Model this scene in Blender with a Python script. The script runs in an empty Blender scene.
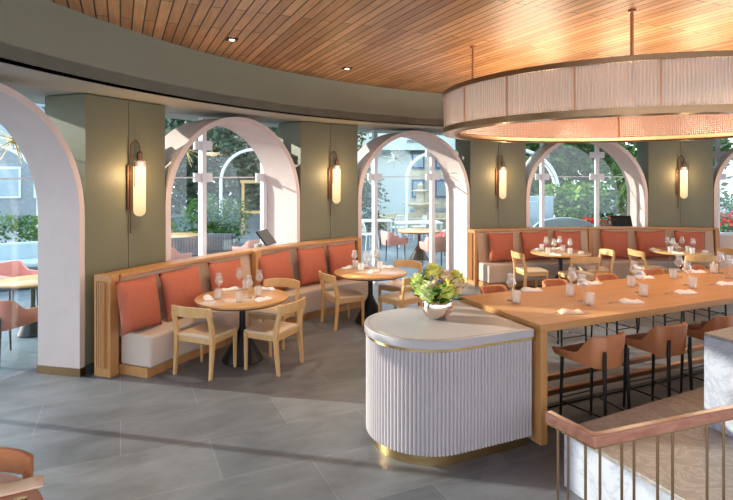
import bpy, bmesh, math, random
from math import pi, sin, cos, atan2, radians as R, sqrt, hypot
from mathutils import Vector, Matrix
random.seed(7)
SC = bpy.context.scene
COL = SC.collection
F = 545.0; HC = 2.2; HY = 175.0
CX, CY = 5.3, 2.8                      # centre of the round room
ORD = ['first', 'second', 'third', 'fourth', 'fifth', 'sixth', 'seventh', 'eighth']

def at(px, py, z=0.0):                 # where a sight line meets the level z
    Y = (HC - z) * F / (py - HY)
    return ((px - 366.5) / F * Y, Y)
def P(a, r): return (CX + r * cos(R(a)), CY + r * sin(R(a)))
def ang(px, r):                        # room angle where a sight line meets the circle r
    s = (px - 366.5) / F
    A = 1 + s * s; B = -2 * (s * CX + CY); C = CX * CX + CY * CY - r * r
    Y = (-B + sqrt(B * B - 4 * A * C)) / (2 * A)
    return math.degrees(atan2(Y - CY, s * Y - CX))
def face(dx, dy): return atan2(-dx, dy)

# ------------------------------------------------------------------ materials
def mat(name):
    m = bpy.data.materials.new(name); m.use_nodes = True
    nt = m.node_tree; nt.nodes.clear()
    return m, nt, nt.nodes.new('ShaderNodeOutputMaterial')
def N(nt, kind, **kw):
    n = nt.nodes.new(kind)
    for k, v in kw.items():
        if k in n.inputs: n.inputs[k].default_value = v
        else: setattr(n, k, v)
    return n
def pbsdf(nt, out, col, rough=.5, metal=0, **kw):
    b = N(nt, 'ShaderNodeBsdfPrincipled')
    if col is not None: b.inputs['Base Color'].default_value = (*col, 1)
    b.inputs['Roughness'].default_value = rough; b.inputs['Metallic'].default_value = metal
    for k, v in kw.items(): b.inputs[k].default_value = v
    nt.links.new(b.outputs[0], out.inputs[0]); return b
def ramp(nt, stops):
    r = N(nt, 'ShaderNodeValToRGB'); e = r.color_ramp.elements
    while len(e) < len(stops): e.new(.5)
    for i, (p, c) in enumerate(stops): e[i].position = p; e[i].color = (*c, 1)
    return r
def coords(nt, scale=(1, 1, 1), rot=0, kind='Object'):
    t = N(nt, 'ShaderNodeTexCoord'); m = N(nt, 'ShaderNodeMapping')
    m.inputs['Scale'].default_value = scale; m.inputs['Rotation'].default_value = (0, 0, rot)
    nt.links.new(t.outputs[kind], m.inputs[0]); return m
def bump(nt, b, src, strength=.2, dist=.01):
    k = N(nt, 'ShaderNodeBump'); k.inputs['Strength'].default_value = strength; k.inputs['Distance'].default_value = dist
    nt.links.new(src, k.inputs['Height']); nt.links.new(k.outputs[0], b.inputs['Normal'])
def plain(name, col, rough=.5, metal=0, noise=0, scale=20, bmp=0, **kw):
    m, nt, o = mat(name); b = pbsdf(nt, o, col, rough, metal, **kw)
    if noise or bmp:
        c = coords(nt); n = N(nt, 'ShaderNodeTexNoise', Scale=scale, Detail=4.0); nt.links.new(c.outputs[0], n.inputs[0])
        if noise:
            r = ramp(nt, [(.25, tuple(x * (1 - noise) for x in col)), (.75, tuple(min(1, x * (1 + noise)) for x in col))])
            nt.links.new(n.outputs[0], r.inputs[0]); nt.links.new(r.outputs[0], b.inputs['Base Color'])
        if bmp: bump(nt, b, n.outputs[0], bmp, .004)
    return m
def wood(name, c0, c1, scale=(2, 26, 26), rough=.42, rot=0):
    m, nt, o = mat(name); b = pbsdf(nt, o, c0, rough)
    c = coords(nt, scale, rot); n = N(nt, 'ShaderNodeTexNoise', Scale=1.0, Detail=6.0, Roughness=.6, Distortion=.4)
    nt.links.new(c.outputs[0], n.inputs[0])
    r = ramp(nt, [(.3, c0), (.7, c1)]); nt.links.new(n.outputs[0], r.inputs[0]); nt.links.new(r.outputs[0], b.inputs['Base Color'])
    bump(nt, b, n.outputs[0], .05, .003); return m
def bricks(name, cA, cB, mortar, w, h, ms, rot, rough, noise_scale, noise_amt, bumpy=.3, offset=.5, stretch=(1, 1, 1)):
    m, nt, o = mat(name); b = pbsdf(nt, o, cA, rough)
    c = coords(nt, (1, 1, 1), rot)
    k = N(nt, 'ShaderNodeTexBrick', offset=offset)
    k.inputs['Color1'].default_value = (*cA, 1); k.inputs['Color2'].default_value = (*cB, 1); k.inputs['Mortar'].default_value = (*mortar, 1)
    k.inputs['Scale'].default_value = 1; k.inputs['Mortar Size'].default_value = ms; k.inputs['Mortar Smooth'].default_value = .1
    k.inputs['Brick Width'].default_value = w; k.inputs['Row Height'].default_value = h; k.inputs['Bias'].default_value = 0
    nt.links.new(c.outputs[0], k.inputs[0])
    mp = N(nt, 'ShaderNodeMapping'); mp.inputs['Scale'].default_value = stretch; nt.links.new(c.outputs[0], mp.inputs[0])
    n = N(nt, 'ShaderNodeTexNoise', Scale=noise_scale, Detail=7.0, Roughness=.62, Distortion=.5); nt.links.new(mp.outputs[0], n.inputs[0])
    lo = 1 - noise_amt; hi = 1 + noise_amt
    r = ramp(nt, [(.3, (lo,) * 3), (.7, (hi,) * 3)]); nt.links.new(n.outputs[0], r.inputs[0])
    mx = N(nt, 'ShaderNodeMix', data_type='RGBA', blend_type='MULTIPLY'); mx.inputs[0].default_value = 1
    nt.links.new(k.outputs['Color'], mx.inputs[6]); nt.links.new(r.outputs[0], mx.inputs[7]); nt.links.new(mx.outputs[2], b.inputs['Base Color'])
    iv = N(nt, 'ShaderNodeMath', operation='SUBTRACT'); iv.inputs[0].default_value = 1; nt.links.new(k.outputs['Fac'], iv.inputs[1])
    ad = N(nt, 'ShaderNodeMath', operation='MULTIPLY_ADD'); ad.inputs[1].default_value = .12
    nt.links.new(n.outputs[0], ad.inputs[0]); nt.links.new(iv.outputs[0], ad.inputs[2])
    bump(nt, b, ad.outputs[0], bumpy, .006); return m
def marble(name, c0, c1, vein, scale=2.5, rough=.35):
    m, nt, o = mat(name); b = pbsdf(nt, o, c0, rough)
    c = coords(nt); n = N(nt, 'ShaderNodeTexNoise', Scale=scale, Detail=8.0, Roughness=.65, Distortion=2.5); nt.links.new(c.outputs[0], n.inputs[0])
    r = ramp(nt, [(.28, c0), (.47, c1), (.5, vein), (.54, c1), (.75, c0)]); nt.links.new(n.outputs[0], r.inputs[0]); nt.links.new(r.outputs[0], b.inputs['Base Color'])
    return m
def glassy(name, tint, gloss=1.0, haze=0.0, hz_col=(1, 1, 1), rough=.02):
    m, nt, o = mat(name)
    tr = N(nt, 'ShaderNodeBsdfTransparent'); tr.inputs[0].default_value = (*tint, 1)
    gl = N(nt, 'ShaderNodeBsdfGlossy'); gl.inputs['Roughness'].default_value = rough
    fr = N(nt, 'ShaderNodeLayerWeight'); fr.inputs[0].default_value = .5
    pw = N(nt, 'ShaderNodeMath', operation='POWER'); pw.inputs[1].default_value = 3.5; nt.links.new(fr.outputs['Facing'], pw.inputs[0])
    ml = N(nt, 'ShaderNodeMath', operation='MULTIPLY_ADD'); ml.inputs[1].default_value = .8 * gloss; ml.inputs[2].default_value = .045 * gloss; ml.use_clamp = True
    nt.links.new(pw.outputs[0], ml.inputs[0]); mx = N(nt, 'ShaderNodeMixShader')
    nt.links.new(ml.outputs[0], mx.inputs[0]); nt.links.new(tr.outputs[0], mx.inputs[1]); nt.links.new(gl.outputs[0], mx.inputs[2])
    last = mx
    if haze:
        df = N(nt, 'ShaderNodeBsdfTranslucent'); df.inputs[0].default_value = (*hz_col, 1)
        d2 = N(nt, 'ShaderNodeBsdfDiffuse'); d2.inputs[0].default_value = (*hz_col, 1)
        m3 = N(nt, 'ShaderNodeMixShader'); nt.links.new(df.outputs[0], m3.inputs[1]); nt.links.new(d2.outputs[0], m3.inputs[2])
        m2 = N(nt, 'ShaderNodeMixShader'); m2.inputs[0].default_value = haze
        nt.links.new(mx.outputs[0], m2.inputs[1]); nt.links.new(m3.outputs[0], m2.inputs[2]); last = m2
    nt.links.new(last.outputs[0], o.inputs[0]); return m
def glow(name, col, s):
    m, nt, o = mat(name); e = N(nt, 'ShaderNodeEmission'); e.inputs[0].default_value = (*col, 1); e.inputs[1].default_value = s
    nt.links.new(e.outputs[0], o.inputs[0]); return m
def leafmat(name, cs, transl=.35):
    m, nt, o = mat(name); g = N(nt, 'ShaderNodeNewGeometry')
    r = ramp(nt, [(i / max(1, len(cs) - 1), c) for i, c in enumerate(cs)]); nt.links.new(g.outputs['Random Per Island'], r.inputs[0])
    d = N(nt, 'ShaderNodeBsdfDiffuse'); t = N(nt, 'ShaderNodeBsdfTranslucent'); mx = N(nt, 'ShaderNodeMixShader'); mx.inputs[0].default_value = transl
    for s in (d, t): nt.links.new(r.outputs[0], s.inputs[0])
    nt.links.new(d.outputs[0], mx.inputs[1]); nt.links.new(t.outputs[0], mx.inputs[2]); nt.links.new(mx.outputs[0], o.inputs[0]); return m

LA = R(24.3)                                        # the long table's direction
LD = (cos(LA), sin(LA)); SD = (-sin(LA), cos(LA))
M = dict(
  floor=bricks('slate_tiles', (.115, .122, .140), (.162, .168, .186), (.22, .22, .235), 1.35, .67, .003, -LA, .42, 1.6, .3, .25, stretch=(1, 2.2, 1)),
  paving=bricks('terrace_paving', (.12, .155, .18), (.15, .185, .21), (.08, .10, .115), .9, .45, .006, -LA, .55, 2.5, .2),
  bounceground=plain('pale_bounce_ground', (.72, .73, .76), .9, noise=.08, scale=8),  # reflector ground out of view, kept pale to lift the ceiling
  ceil=bricks('ceiling_planks', (.80, .44, .20), (.50, .23, .085), (.03, .012, .008), 1.9, .105, .007, -(LA + pi / 2), .42, 1.0, .22, .8, .37, stretch=(2.0, 22, 1)),
  green=plain('olive_green_paint', (.175, .168, .100), .5, noise=.03, scale=3),
  fascia=plain('sage_green_paint', (.27, .285, .21), .6, noise=.03, scale=2),
  soffit=plain('soffit_paint', (.42, .41, .36), .7),
  plaster=plain('blush_plaster', (.72, .59, .56), .6, noise=.03, scale=5, bmp=.05),
  oak=wood('oak', (.48, .225, .08), (.58, .295, .115), (26, 26, 2)),
  chairwood=wood('pale_oak', (.64, .375, .155), (.75, .475, .22), (30, 30, 3)),
  tablewood=wood('tabletop_oak', (.46, .215, .072), (.58, .29, .11), (1.6, 22, 22), .4),
  roundwood=wood('round_top_oak', (.58, .31, .125), (.69, .40, .175), (2, 26, 26), .25),
  redwood=wood('red_stained_wood', (.40, .13, .045), (.50, .19, .07), (3, 28, 28), .35),
  railwood=wood('walnut_rail', (.32, .13, .085), (.50, .23, .155), (3, 30, 30), .25),
  padlight=plain('beige_leather', (.74, .56, .40), .5, noise=.03, scale=30),
  linen=plain('pale_linen', (.60, .485, .42), .85, noise=.05, scale=90, bmp=.15),
  backlinen=plain('tan_leather_back', (.56, .40, .29), .6, noise=.05, scale=40),
  terracotta=plain('terracotta_velvet', (.47, .125, .07), .75, noise=.06, scale=16, bmp=.12),
  stoolleather=plain('caramel_leather', (.52, .20, .085), .45, noise=.08, scale=14, bmp=.06),
  pink=plain('blush_pink_leather', (.72, .29, .24), .5, noise=.05, scale=10),
  coral=plain('coral_leather', (.60, .19, .13), .5, noise=.05, scale=10),
  black=plain('black_metal', (.012, .012, .014), .4, metal=.3),
  darkgrey=plain('dark_grey', (.05, .055, .06), .5),
  bronze=plain('bronze', (.36, .22, .12), .32, metal=1, noise=.1, scale=12),
  brass=plain('brushed_brass', (.70, .48, .22), .25, metal=1),
  copper=plain('copper_tube', (.56, .28, .15), .3, metal=1),
  sconcebrass=plain('aged_bronze', (.13, .07, .04), .5, metal=.6),
  rose=plain('rose_gold', (.86, .70, .60), .07, metal=1),
  silver=plain('stainless', (.7, .7, .7), .2, metal=1),
  counter=plain('pale_stone_counter', (.44, .405, .42), .36, noise=.04, scale=4),
  flute=plain('lilac_white_lacquer', (.47, .42, .435), .45),
  marble=marble('pale_blue_marble', (.42, .43, .49), (.375, .385, .45), (.29, .30, .36), 2.2, .4),
  travertine=marble('brown_travertine', (.20, .172, .165), (.245, .212, .20), (.34, .30, .285), 3.2, .38),
  glass=glassy('window_glass', (.90, .955, .95), .9),
  wineglass=glassy('stemware_glass', (.985, .985, .985), 1.5, .13, (1, 1, 1), .04),
  tumblerglass=glassy('tumbler_glass', (.985, .985, .99), 1.2, .28, (1, 1, 1), .06),
  rod=glassy('glass_rods', (.97, .95, .93), 1.6, .36, (.96, .95, .95), .15),
  whiteframe=plain('white_frame', (.78, .80, .84), .4),
  white=plain('white_linen', (.86, .84, .84), .8, noise=.03, scale=40),
  whitemetal=plain('white_metal', (.75, .78, .78), .4),
  napkinpeach=plain('peach_linen', (.78, .56, .42), .8, noise=.04, scale=40),
  stone=plain('sandstone', (.56, .47, .33), .9, noise=.2, scale=4),
  ochre=bricks('ochre_brick', (.82, .66, .40), (.72, .55, .32), (.80, .70, .55), .5, .2, .015, 0, .9, 2, .2),
  mint=plain('pale_mint_render', (.78, .86, .83), .8, noise=.04, scale=1),
  grey=plain('weathered_grey', (.32, .35, .38), .8, noise=.15, scale=6),
  wicker=bricks('grey_wicker', (.22, .21, .23), (.17, .165, .18), (.07, .07, .08), .06, .03, .006, 0, .8, 6, .2),
  bluegrey=plain('blue_grey_panel', (.40, .50, .56), .6, noise=.06, scale=3),
  bark=plain('bark', (.17, .125, .085), .9, noise=.35, scale=14),
  teal=plain('teal_paint', (.02, .14, .15), .5),
  bluepaint=plain('blue_window_paint', (.06, .16, .38), .5),
  pot=plain('pale_pot', (.62, .62, .60), .7),
  signgrey=plain('sign_grey', (.22, .22, .22), .6),
  screen=plain('dark_screen', (.015, .017, .02), .15),
  lamp=glow('downlight_lens', (1, .85, .65), 6.0),
  led=glow('warm_led', (1, .50, .18), 2.5),
  leafA=leafmat('leaf_mid', [(.035, .085, .03), (.08, .17, .05), (.14, .25, .08)]),
  leafB=leafmat('leaf_grey', [(.06, .10, .07), (.13, .19, .13), (.24, .29, .20)]),
  leafC=leafmat('leaf_bright', [(.07, .17, .035), (.17, .30, .07), (.28, .40, .12)]),
  leafD=leafmat('leaf_autumn', [(.16, .13, .03), (.32, .24, .07), (.12, .18, .05)]),
  leafE=leafmat('bouquet_leaf', [(.03, .16, .015), (.07, .27, .03), (.14, .40, .06)], .2),
  redflower=leafmat('red_bloom', [(.55, .03, .03), (.70, .06, .05)]),
  mum=leafmat('green_mum', [(.50, .66, .14), (.76, .84, .32), (.92, .94, .62)], .3),
  mumyel=leafmat('yellow_mum', [(.66, .60, .05), (.88, .82, .16), (.90, .90, .40)], .25),
  peach=leafmat('peach_rose', [(.88, .60, .34), (.92, .70, .46), (.95, .80, .62)], .25),
  thistle=leafmat('blue_thistle', [(.16, .18, .30), (.24, .26, .40)], .1),
)
# opal lamp glass: the bulb sits at the top of the shade, so that end gives off most light
def opal():
    m, nt, o = mat('opal_lamp_glass'); t = N(nt, 'ShaderNodeTexCoord'); s = N(nt, 'ShaderNodeSeparateXYZ'); nt.links.new(t.outputs['Object'], s.inputs[0])
    mr = N(nt, 'ShaderNodeMapRange'); mr.inputs[1].default_value = 1.70; mr.inputs[2].default_value = 2.30; mr.inputs[3].default_value = .42; mr.inputs[4].default_value = 1.25
    nt.links.new(s.outputs[2], mr.inputs[0]); e = N(nt, 'ShaderNodeEmission'); e.inputs[0].default_value = (1, .68, .36, 1)
    nt.links.new(mr.outputs[0], e.inputs[1]); nt.links.new(e.outputs[0], o.inputs[0]); return m
M['opal'] = opal()

# ------------------------------------------------------------------ mesh helpers
class MB:
    def __init__(s): s.v = []; s.f = []
    def add(s, vs, fs, mx=None):
        o = len(s.v); s.v += [tuple(mx @ Vector(v)) if mx else tuple(v) for v in vs]; s.f += [[i + o for i in f] for f in fs]; return s
    def box(s, c, d, rz=0, mx=None):
        x, y, z = d[0] / 2, d[1] / 2, d[2] / 2; cs, sn = cos(rz), sin(rz); vs = []
        for k in (-1, 1):
            for (i, j) in ((-1, -1), (1, -1), (1, 1), (-1, 1)):
                a, b = i * x, j * y; vs.append((c[0] + a * cs - b * sn, c[1] + a * sn + b * cs, c[2] + k * z))
        return s.add(vs, [(3, 2, 1, 0), (4, 5, 6, 7), (0, 1, 5, 4), (1, 2, 6, 5), (2, 3, 7, 6), (3, 0, 4, 7)], mx)
    def prism(s, poly, z0, z1):
        n = len(poly); vs = [(x, y, z0) for x, y in poly] + [(x, y, z1) for x, y in poly]
        return s.add(vs, [list(range(n))[::-1], list(range(n, 2 * n))] + [[i, (i + 1) % n, n + (i + 1) % n, n + i] for i in range(n)])
    def loft(s, loops, caps=True, ring=False):
        n = len(loops[0]); vs = [p for l in loops for p in l]; fs = []; m = len(loops)
        for k in range(m if ring else m - 1):
            k2 = (k + 1) % m
            for i in range(n): fs.append([k * n + i, k * n + (i + 1) % n, k2 * n + (i + 1) % n, k2 * n + i])
        if caps and not ring: fs += [list(range(n))[::-1], [(m - 1) * n + i for i in range(n)]]
        return s.add(vs, fs)
    def tube(s, pts, r, n=8, ring=False):
        pts = [Vector(p) for p in pts]; loops = []; m = len(pts); up = None
        for i, p in enumerate(pts):
            if ring: d = pts[(i + 1) % m] - pts[i - 1]
            else: d = pts[min(i + 1, m - 1)] - pts[max(i - 1, 0)]
            d.normalize()
            if up is None: up = Vector((0, 0, 1)) if abs(d.z) < .9 else Vector((1, 0, 0))
            a = d.cross(up).normalized(); b = a.cross(d); up = b
            rr = r[i] if isinstance(r, (list, tuple)) else r
            loops.append([p + a * rr * cos(2 * pi * k / n) + b * rr * sin(2 * pi * k / n) for k in range(n)])
        return s.loft(loops, True, ring)
    def lathe(s, prof, n=24, c=(0, 0, 0)):
        loops = [[(c[0] + max(r, .0004) * cos(2 * pi * k / n), c[1] + max(r, .0004) * sin(2 * pi * k / n), c[2] + z) for k in range(n)] for r, z in prof]
        return s.loft(loops)
    def arc(s, prof, a0, a1, n=40, c=(CX, CY), ring=False):
        loops = []
        for k in range(n if ring else n + 1):
            a = R(a0 + (a1 - a0) * k / n); loops.append([(c[0] + r * cos(a), c[1] + r * sin(a), z) for r, z in prof])
        return s.loft(loops, True, ring)
    def build(s, name, m, parent=None, bevel=0, smooth=40, seg=2):
        me = bpy.data.meshes.new(name); me.from_pydata(s.v, [], s.f)
        bm = bmesh.new(); bm.from_mesh(me); bmesh.ops.recalc_face_normals(bm, faces=bm.faces); bm.to_mesh(me); bm.free()
        me.materials.append(m)
        if smooth: me.shade_smooth(); me.set_sharp_from_angle(angle=R(smooth))
        o = bpy.data.objects.new(name, me); COL.objects.link(o)
        if parent: o.parent = parent
        if bevel:
            b = o.modifiers.new('edge', 'BEVEL'); b.width = bevel; b.segments = seg; b.limit_method = 'ANGLE'; b.angle_limit = R(40)
        return o
def tag(o, label, cat, group=None, kind=None):
    o['label'] = label; o['category'] = cat
    if group: o['group'] = group
    if kind: o['kind'] = kind
    return o
def thing(name, label, cat, loc=(0, 0, 0), rz=0, group=None):
    o = bpy.data.objects.new(name, None); o.empty_display_size = .1; COL.objects.link(o)
    o.location = loc; o.rotation_euler = (0, 0, rz); return tag(o, label, cat, group)
def struct(o): o['kind'] = 'structure'; return o
def kids(o): return [c for c in COL.objects if c.parent == o]
def dup(root, loc, rz=0, label=None, scale=None):
    def cp(o, par):
        c = o.copy(); COL.objects.link(c)
        if par: c.parent = par
        for k in kids(o): cp(k, c)
        return c
    r = cp(root, None); r.location = loc; r.rotation_euler = (0, 0, rz)
    if label: r['label'] = label
    if scale: r.scale = scale
    return r
class Kind:                                            # first placing moves the prototype, later ones copy it
    def __init__(s, make): s.make = make; s.p = None
    def put(s, loc, rz, label, group=None, scale=None):
        if s.p is None:
            s.p = s.make(); o = s.p; o.location = loc; o.rotation_euler = (0, 0, rz); o['label'] = label
            if scale: o.scale = scale
        else: o = dup(s.p, loc, rz, label, scale)
        if group: o['group'] = group
        return o

# ------------------------------------------------------------------ room shell
ZS = 3.11; ZC = 3.70
struct(MB().lathe([(0, -.1), (9.85, -.1), (9.85, 0), (0, 0)], 120, (CX, CY, 0)).build('floor', M['floor']))
struct(MB().arc([(9.85, -.1), (60, -.1), (60, -.004), (9.85, -.004)], 30, 208, 96).build('terrace_floor', M['paving']))
struct(MB().arc([(9.85, -.1), (60, -.1), (60, -.004), (9.85, -.004)], 208, 390, 96).build('bounce_floor', M['bounceground']))  # unseen pale ground behind the camera, added to bounce light onto the ceiling
struct(MB().lathe([(0, ZC), (8.3, ZC), (8.3, ZC + .1), (0, ZC + .1)], 120, (CX, CY, 0)).build('ceiling', M['ceil']))
struct(MB().arc([(8.25, ZS), (8.4, ZS), (8.4, ZC), (8.25, ZC)], 30, 208, 120).build('wall_upper', M['fascia']))
struct(MB().arc([(8.25, ZS), (10.35, ZS), (10.35, ZS + .12), (8.25, ZS + .12)], 30, 208, 120).build('ceiling_soffit', M['soffit']))
RP = 9.0
EDGE = [(182.7, 175.9)] + [(ang(a, RP), ang(b, RP)) for a, b in ((85.5, 165), (300.6, 357.6), (470.4, 525.8), (648.6, 713.4))] + [(60.9, 52.6)]
for i, (a1, a0) in enumerate(EDGE):
    nm = ['wall_far_left', 'wall_left', 'wall_center_left', 'wall_center', 'wall_right', 'wall_far_right'][i]
    p0, p1, q1, q0 = P(a0, RP), P(a1, RP), P(a1, 9.62), P(a0, 9.62)
    mx, my = (p0[0] + p1[0]) / 2, (p0[1] + p1[1]) / 2; am = R((a0 + a1) / 2); tx, ty = -sin(am), cos(am); e = .004
    poly = [p0, (mx - tx * e, my - ty * e), (mx - tx * e + cos(am) * .012, my - ty * e + sin(am) * .012),
            (mx + tx * e + cos(am) * .012, my + ty * e + sin(am) * .012), (mx + tx * e, my + ty * e), p1, q1, q0]
    struct(MB().prism(poly, 0, ZS - .012).build(nm, M['green'], smooth=0))
    struct(MB().prism([P(a0, RP - .012), P(a1, RP - .012), P(a1, RP - .001), P(a0, RP - .001)], 0, .10).build('baseboard_' + nm[5:], M['darkgrey'], smooth=0))

# arched sleeves between the wall piers
def arch_mb(ro, th, depth, zt, z0=0, n=40):
    """outline in local x/z, the sleeve runs along local +y"""
    zs = zt - ro; path = [(-1, None)]; loops = []
    def lp(xi, zi, xo, zo): return [(xi, 0, zi), (xi, depth, zi), (xo, depth, zo), (xo, 0, zo)]
    loops.append(lp(-(ro - th), z0, -ro, z0))
    for k in range(n + 1):
        a = pi - pi * k / n; loops.append(lp((ro - th) * cos(a), zs + (ro - th) * sin(a), ro * cos(a), zs + ro * sin(a)))
    loops.append(lp(ro - th, z0, ro, z0)); return MB().loft(loops)
BAYS = [(EDGE[i][1], EDGE[i + 1][0]) for i in range(5)]
for i, (aL, aR) in enumerate(BAYS):
    pL, pR = P(aL, RP), P(aR, RP); w = hypot(pR[0] - pL[0], pR[1] - pL[1]); rz = atan2(pR[1] - pL[1], pR[0] - pL[0])
    ro = w / 2 - .012
    o = struct(arch_mb(ro, .075, .54 if i == 0 else .70, 3.06).build('trim_%d' % (i + 1), M['plaster']))
    o.location = ((pL[0] + pR[0]) / 2, (pL[1] + pR[1]) / 2, 0); o.rotation_euler = (0, 0, rz)
    if i in (0, 2):
        for sx in (-1, 1):
            k = MB().box((sx * (ro - .0375 - .003), .27 if i == 0 else .345, .045), (.084, .56 if i == 0 else .715, .09)).build('skirting', M['bronze'], o)
            k['label'] = 'bronze skirting at the foot of the arch'
    else:
        MB().box((0, .36, .46), (2 * (ro - .08), .66, .92)).build('sill', M['plaster'], o, .006)

# curved wall of glass outside the arches
MUL = [189.2, 181.6, 174.0, 166.5, 157.8, 151.4, 143.9, 136.7, 129.2, 121.8, 113.5, 105.6, 97.6, 90.0, 82.4, 74.8, 67.2, 59.6, 52.0]
RG = 9.74
for i in range(len(MUL) - 1):
    p, q = P(MUL[i], RG), P(MUL[i + 1], RG); d = Vector((q[0] - p[0], q[1] - p[1])); L = d.length; rz = atan2(d.y, d.x)
    g = struct(MB().box((L / 2, 0, ZS / 2), (L - .05, .012, ZS - .02)).build('window_%d' % (i + 1), M['glass'], smooth=0))
    g.location = (p[0], p[1], 0); g.rotation_euler = (0, 0, rz)
    MB().box((0, 0, ZS / 2), (.075, .11, ZS - .01)).build('mullion', M['whiteframe'], g)
    MB().box((L / 2, 0, 2.16), (L - .08, .022, .02)).build('transom', M['whiteframe'], g)
    for z in (2.16, 2.66):
        fm = MB()
        for sx in (.10, L - .10): fm.box((sx, 0, z), (.13, .05, .14))
        fm.build('glass_clamp', M['whiteframe'], g)

# ------------------------------------------------------------------ ceiling downlights
def mk_down():
    t = thing('ceiling_light', 'x', 'light'); 
    MB().box((0, 0, -.006), (.12, .12, .012)).build('housing', M['black'], t)
    MB().lathe([(0, -.014), (.03, -.014), (.03, -.010), (0, -.010)], 16).build('lens', M['lamp'], t); return t
DL = Kind(mk_down)
for (px, py, lab) in ((232, 39, 'small square downlight in the plank ceiling near the wide arched window'),
                      (347, 68, 'small square downlight in the plank ceiling near the glazed doorway')):
    x, y = at(px, py, ZC); DL.put((x, y, ZC), LA, lab, 'downlights in the plank ceiling')
    l = bpy.data.lights.new('downlight_lamp', 'SPOT'); l.energy = 60; l.color = (1, .82, .6); l.spot_size = R(95); l.spot_blend = .6; l.shadow_soft_size = .05
    lo = bpy.data.objects.new('downlight_lamp', l); COL.objects.link(lo); lo.location = (x, y, ZC - .03)

# ------------------------------------------------------------------ wall sconces
def mk_sconce():
    t = thing('wall_sconce', 'x', 'wall lamp')                       # origin on the wall face at floor level, wall normal = -y
    MB().box((0, -.014, 2.05), (.075, .028, .54)).build('back_plate', M['sconcebrass'], t, .003)
    MB().tube([(0, -.035, 1.50), (0, -.035, 2.3)], .009, 8).tube([(0, -.02, 1.9), (0, -.04, 1.9)], .012).tube([(0, -.02, 2.2), (0, -.04, 2.2)], .012).build('rod', M['sconcebrass'], t)
    pts = [(0, -.035, 2.3), (0, -.035, 2.52)] + [(.045 - .045 * cos(pi * k / 10), -.035 - .05 * (1 - cos(pi * k / 10)) / 2, 2.52 + .09 * sin(pi * k / 10)) for k in range(1, 11)] + [(.09, -.085, 2.46)]
    MB().tube(pts, .010, 8).build('arm', M['sconcebrass'], t)
    MB().lathe([(0, 2.36), (.030, 2.36), (.034, 2.42), (.030, 2.47), (.012, 2.485), (0, 2.485)], 16, (.09, -.085, 0)).build('socket', M['sconcebrass'], t)
    hoop = [(.09 - .078, -.085, 2.06)] + [(.09 - .078 * cos(pi * k / 12), -.085, 2.31 + .07 * sin(pi * k / 12)) for k in range(13)] + [(.09 + .078, -.085, 2.12)]
    MB().tube(hoop, .005, 6).build('hoop', M['sconcebrass'], t)
    pr = [(0, 1.70)] + [(.07 * sin(pi / 2 * k / 8), 1.77 - .07 * cos(pi / 2 * k / 8)) for k in range(1, 9)] + [(.07, 2.30), (0, 2.30)]
    MB().lathe(pr, 24, (.09, -.085, 0)).build('lamp_shade', M['opal'], t)
    MB().lathe([(.07, 2.30), (.07, 2.37), (.067, 2.37), (.067, 2.30)], 24, (.09, -.085, 0)).build('clear_collar', M['wineglass'], t)
    return t
SCN = Kind(mk_sconce)
for px, i, lab in ((138, 1, 'bronze wall lamp with opal glass on the pier beside the entrance archway'),
                   (336, 2, 'bronze wall lamp with opal glass on the pier between wide window and glazed doorway'),
                   (502, 3, 'bronze wall lamp with opal glass on the pier between glazed doorway and back window'),
                   (683, 4, 'bronze wall lamp with opal glass on the pier past the back window')):
    a1, a0 = EDGE[i]; am = (a1 + a0) / 2; rm = RP * cos(R((a1 - a0) / 2)); x, y = P(am, rm)
    rz = R(am - 90); sh = (0, 0, -.02, -.04, -.06)[i]; x += cos(rz) * sh; y += sin(rz) * sh; SCN.put((x, y, 0), rz, lab, 'opal wall lamps on the green piers')
    l = bpy.data.lights.new('sconce_lamp', 'POINT'); l.energy = 6; l.color = (1, .66, .34); l.shadow_soft_size = .07
    lo = bpy.data.objects.new('sconce_lamp', l); COL.objects.link(lo)
    cs, sn = cos(rz), sin(rz); lx, ly = .05, -.26; lo.location = (x + lx * cs - ly * sn, y + lx * sn + ly * cs, 2.2)

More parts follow.
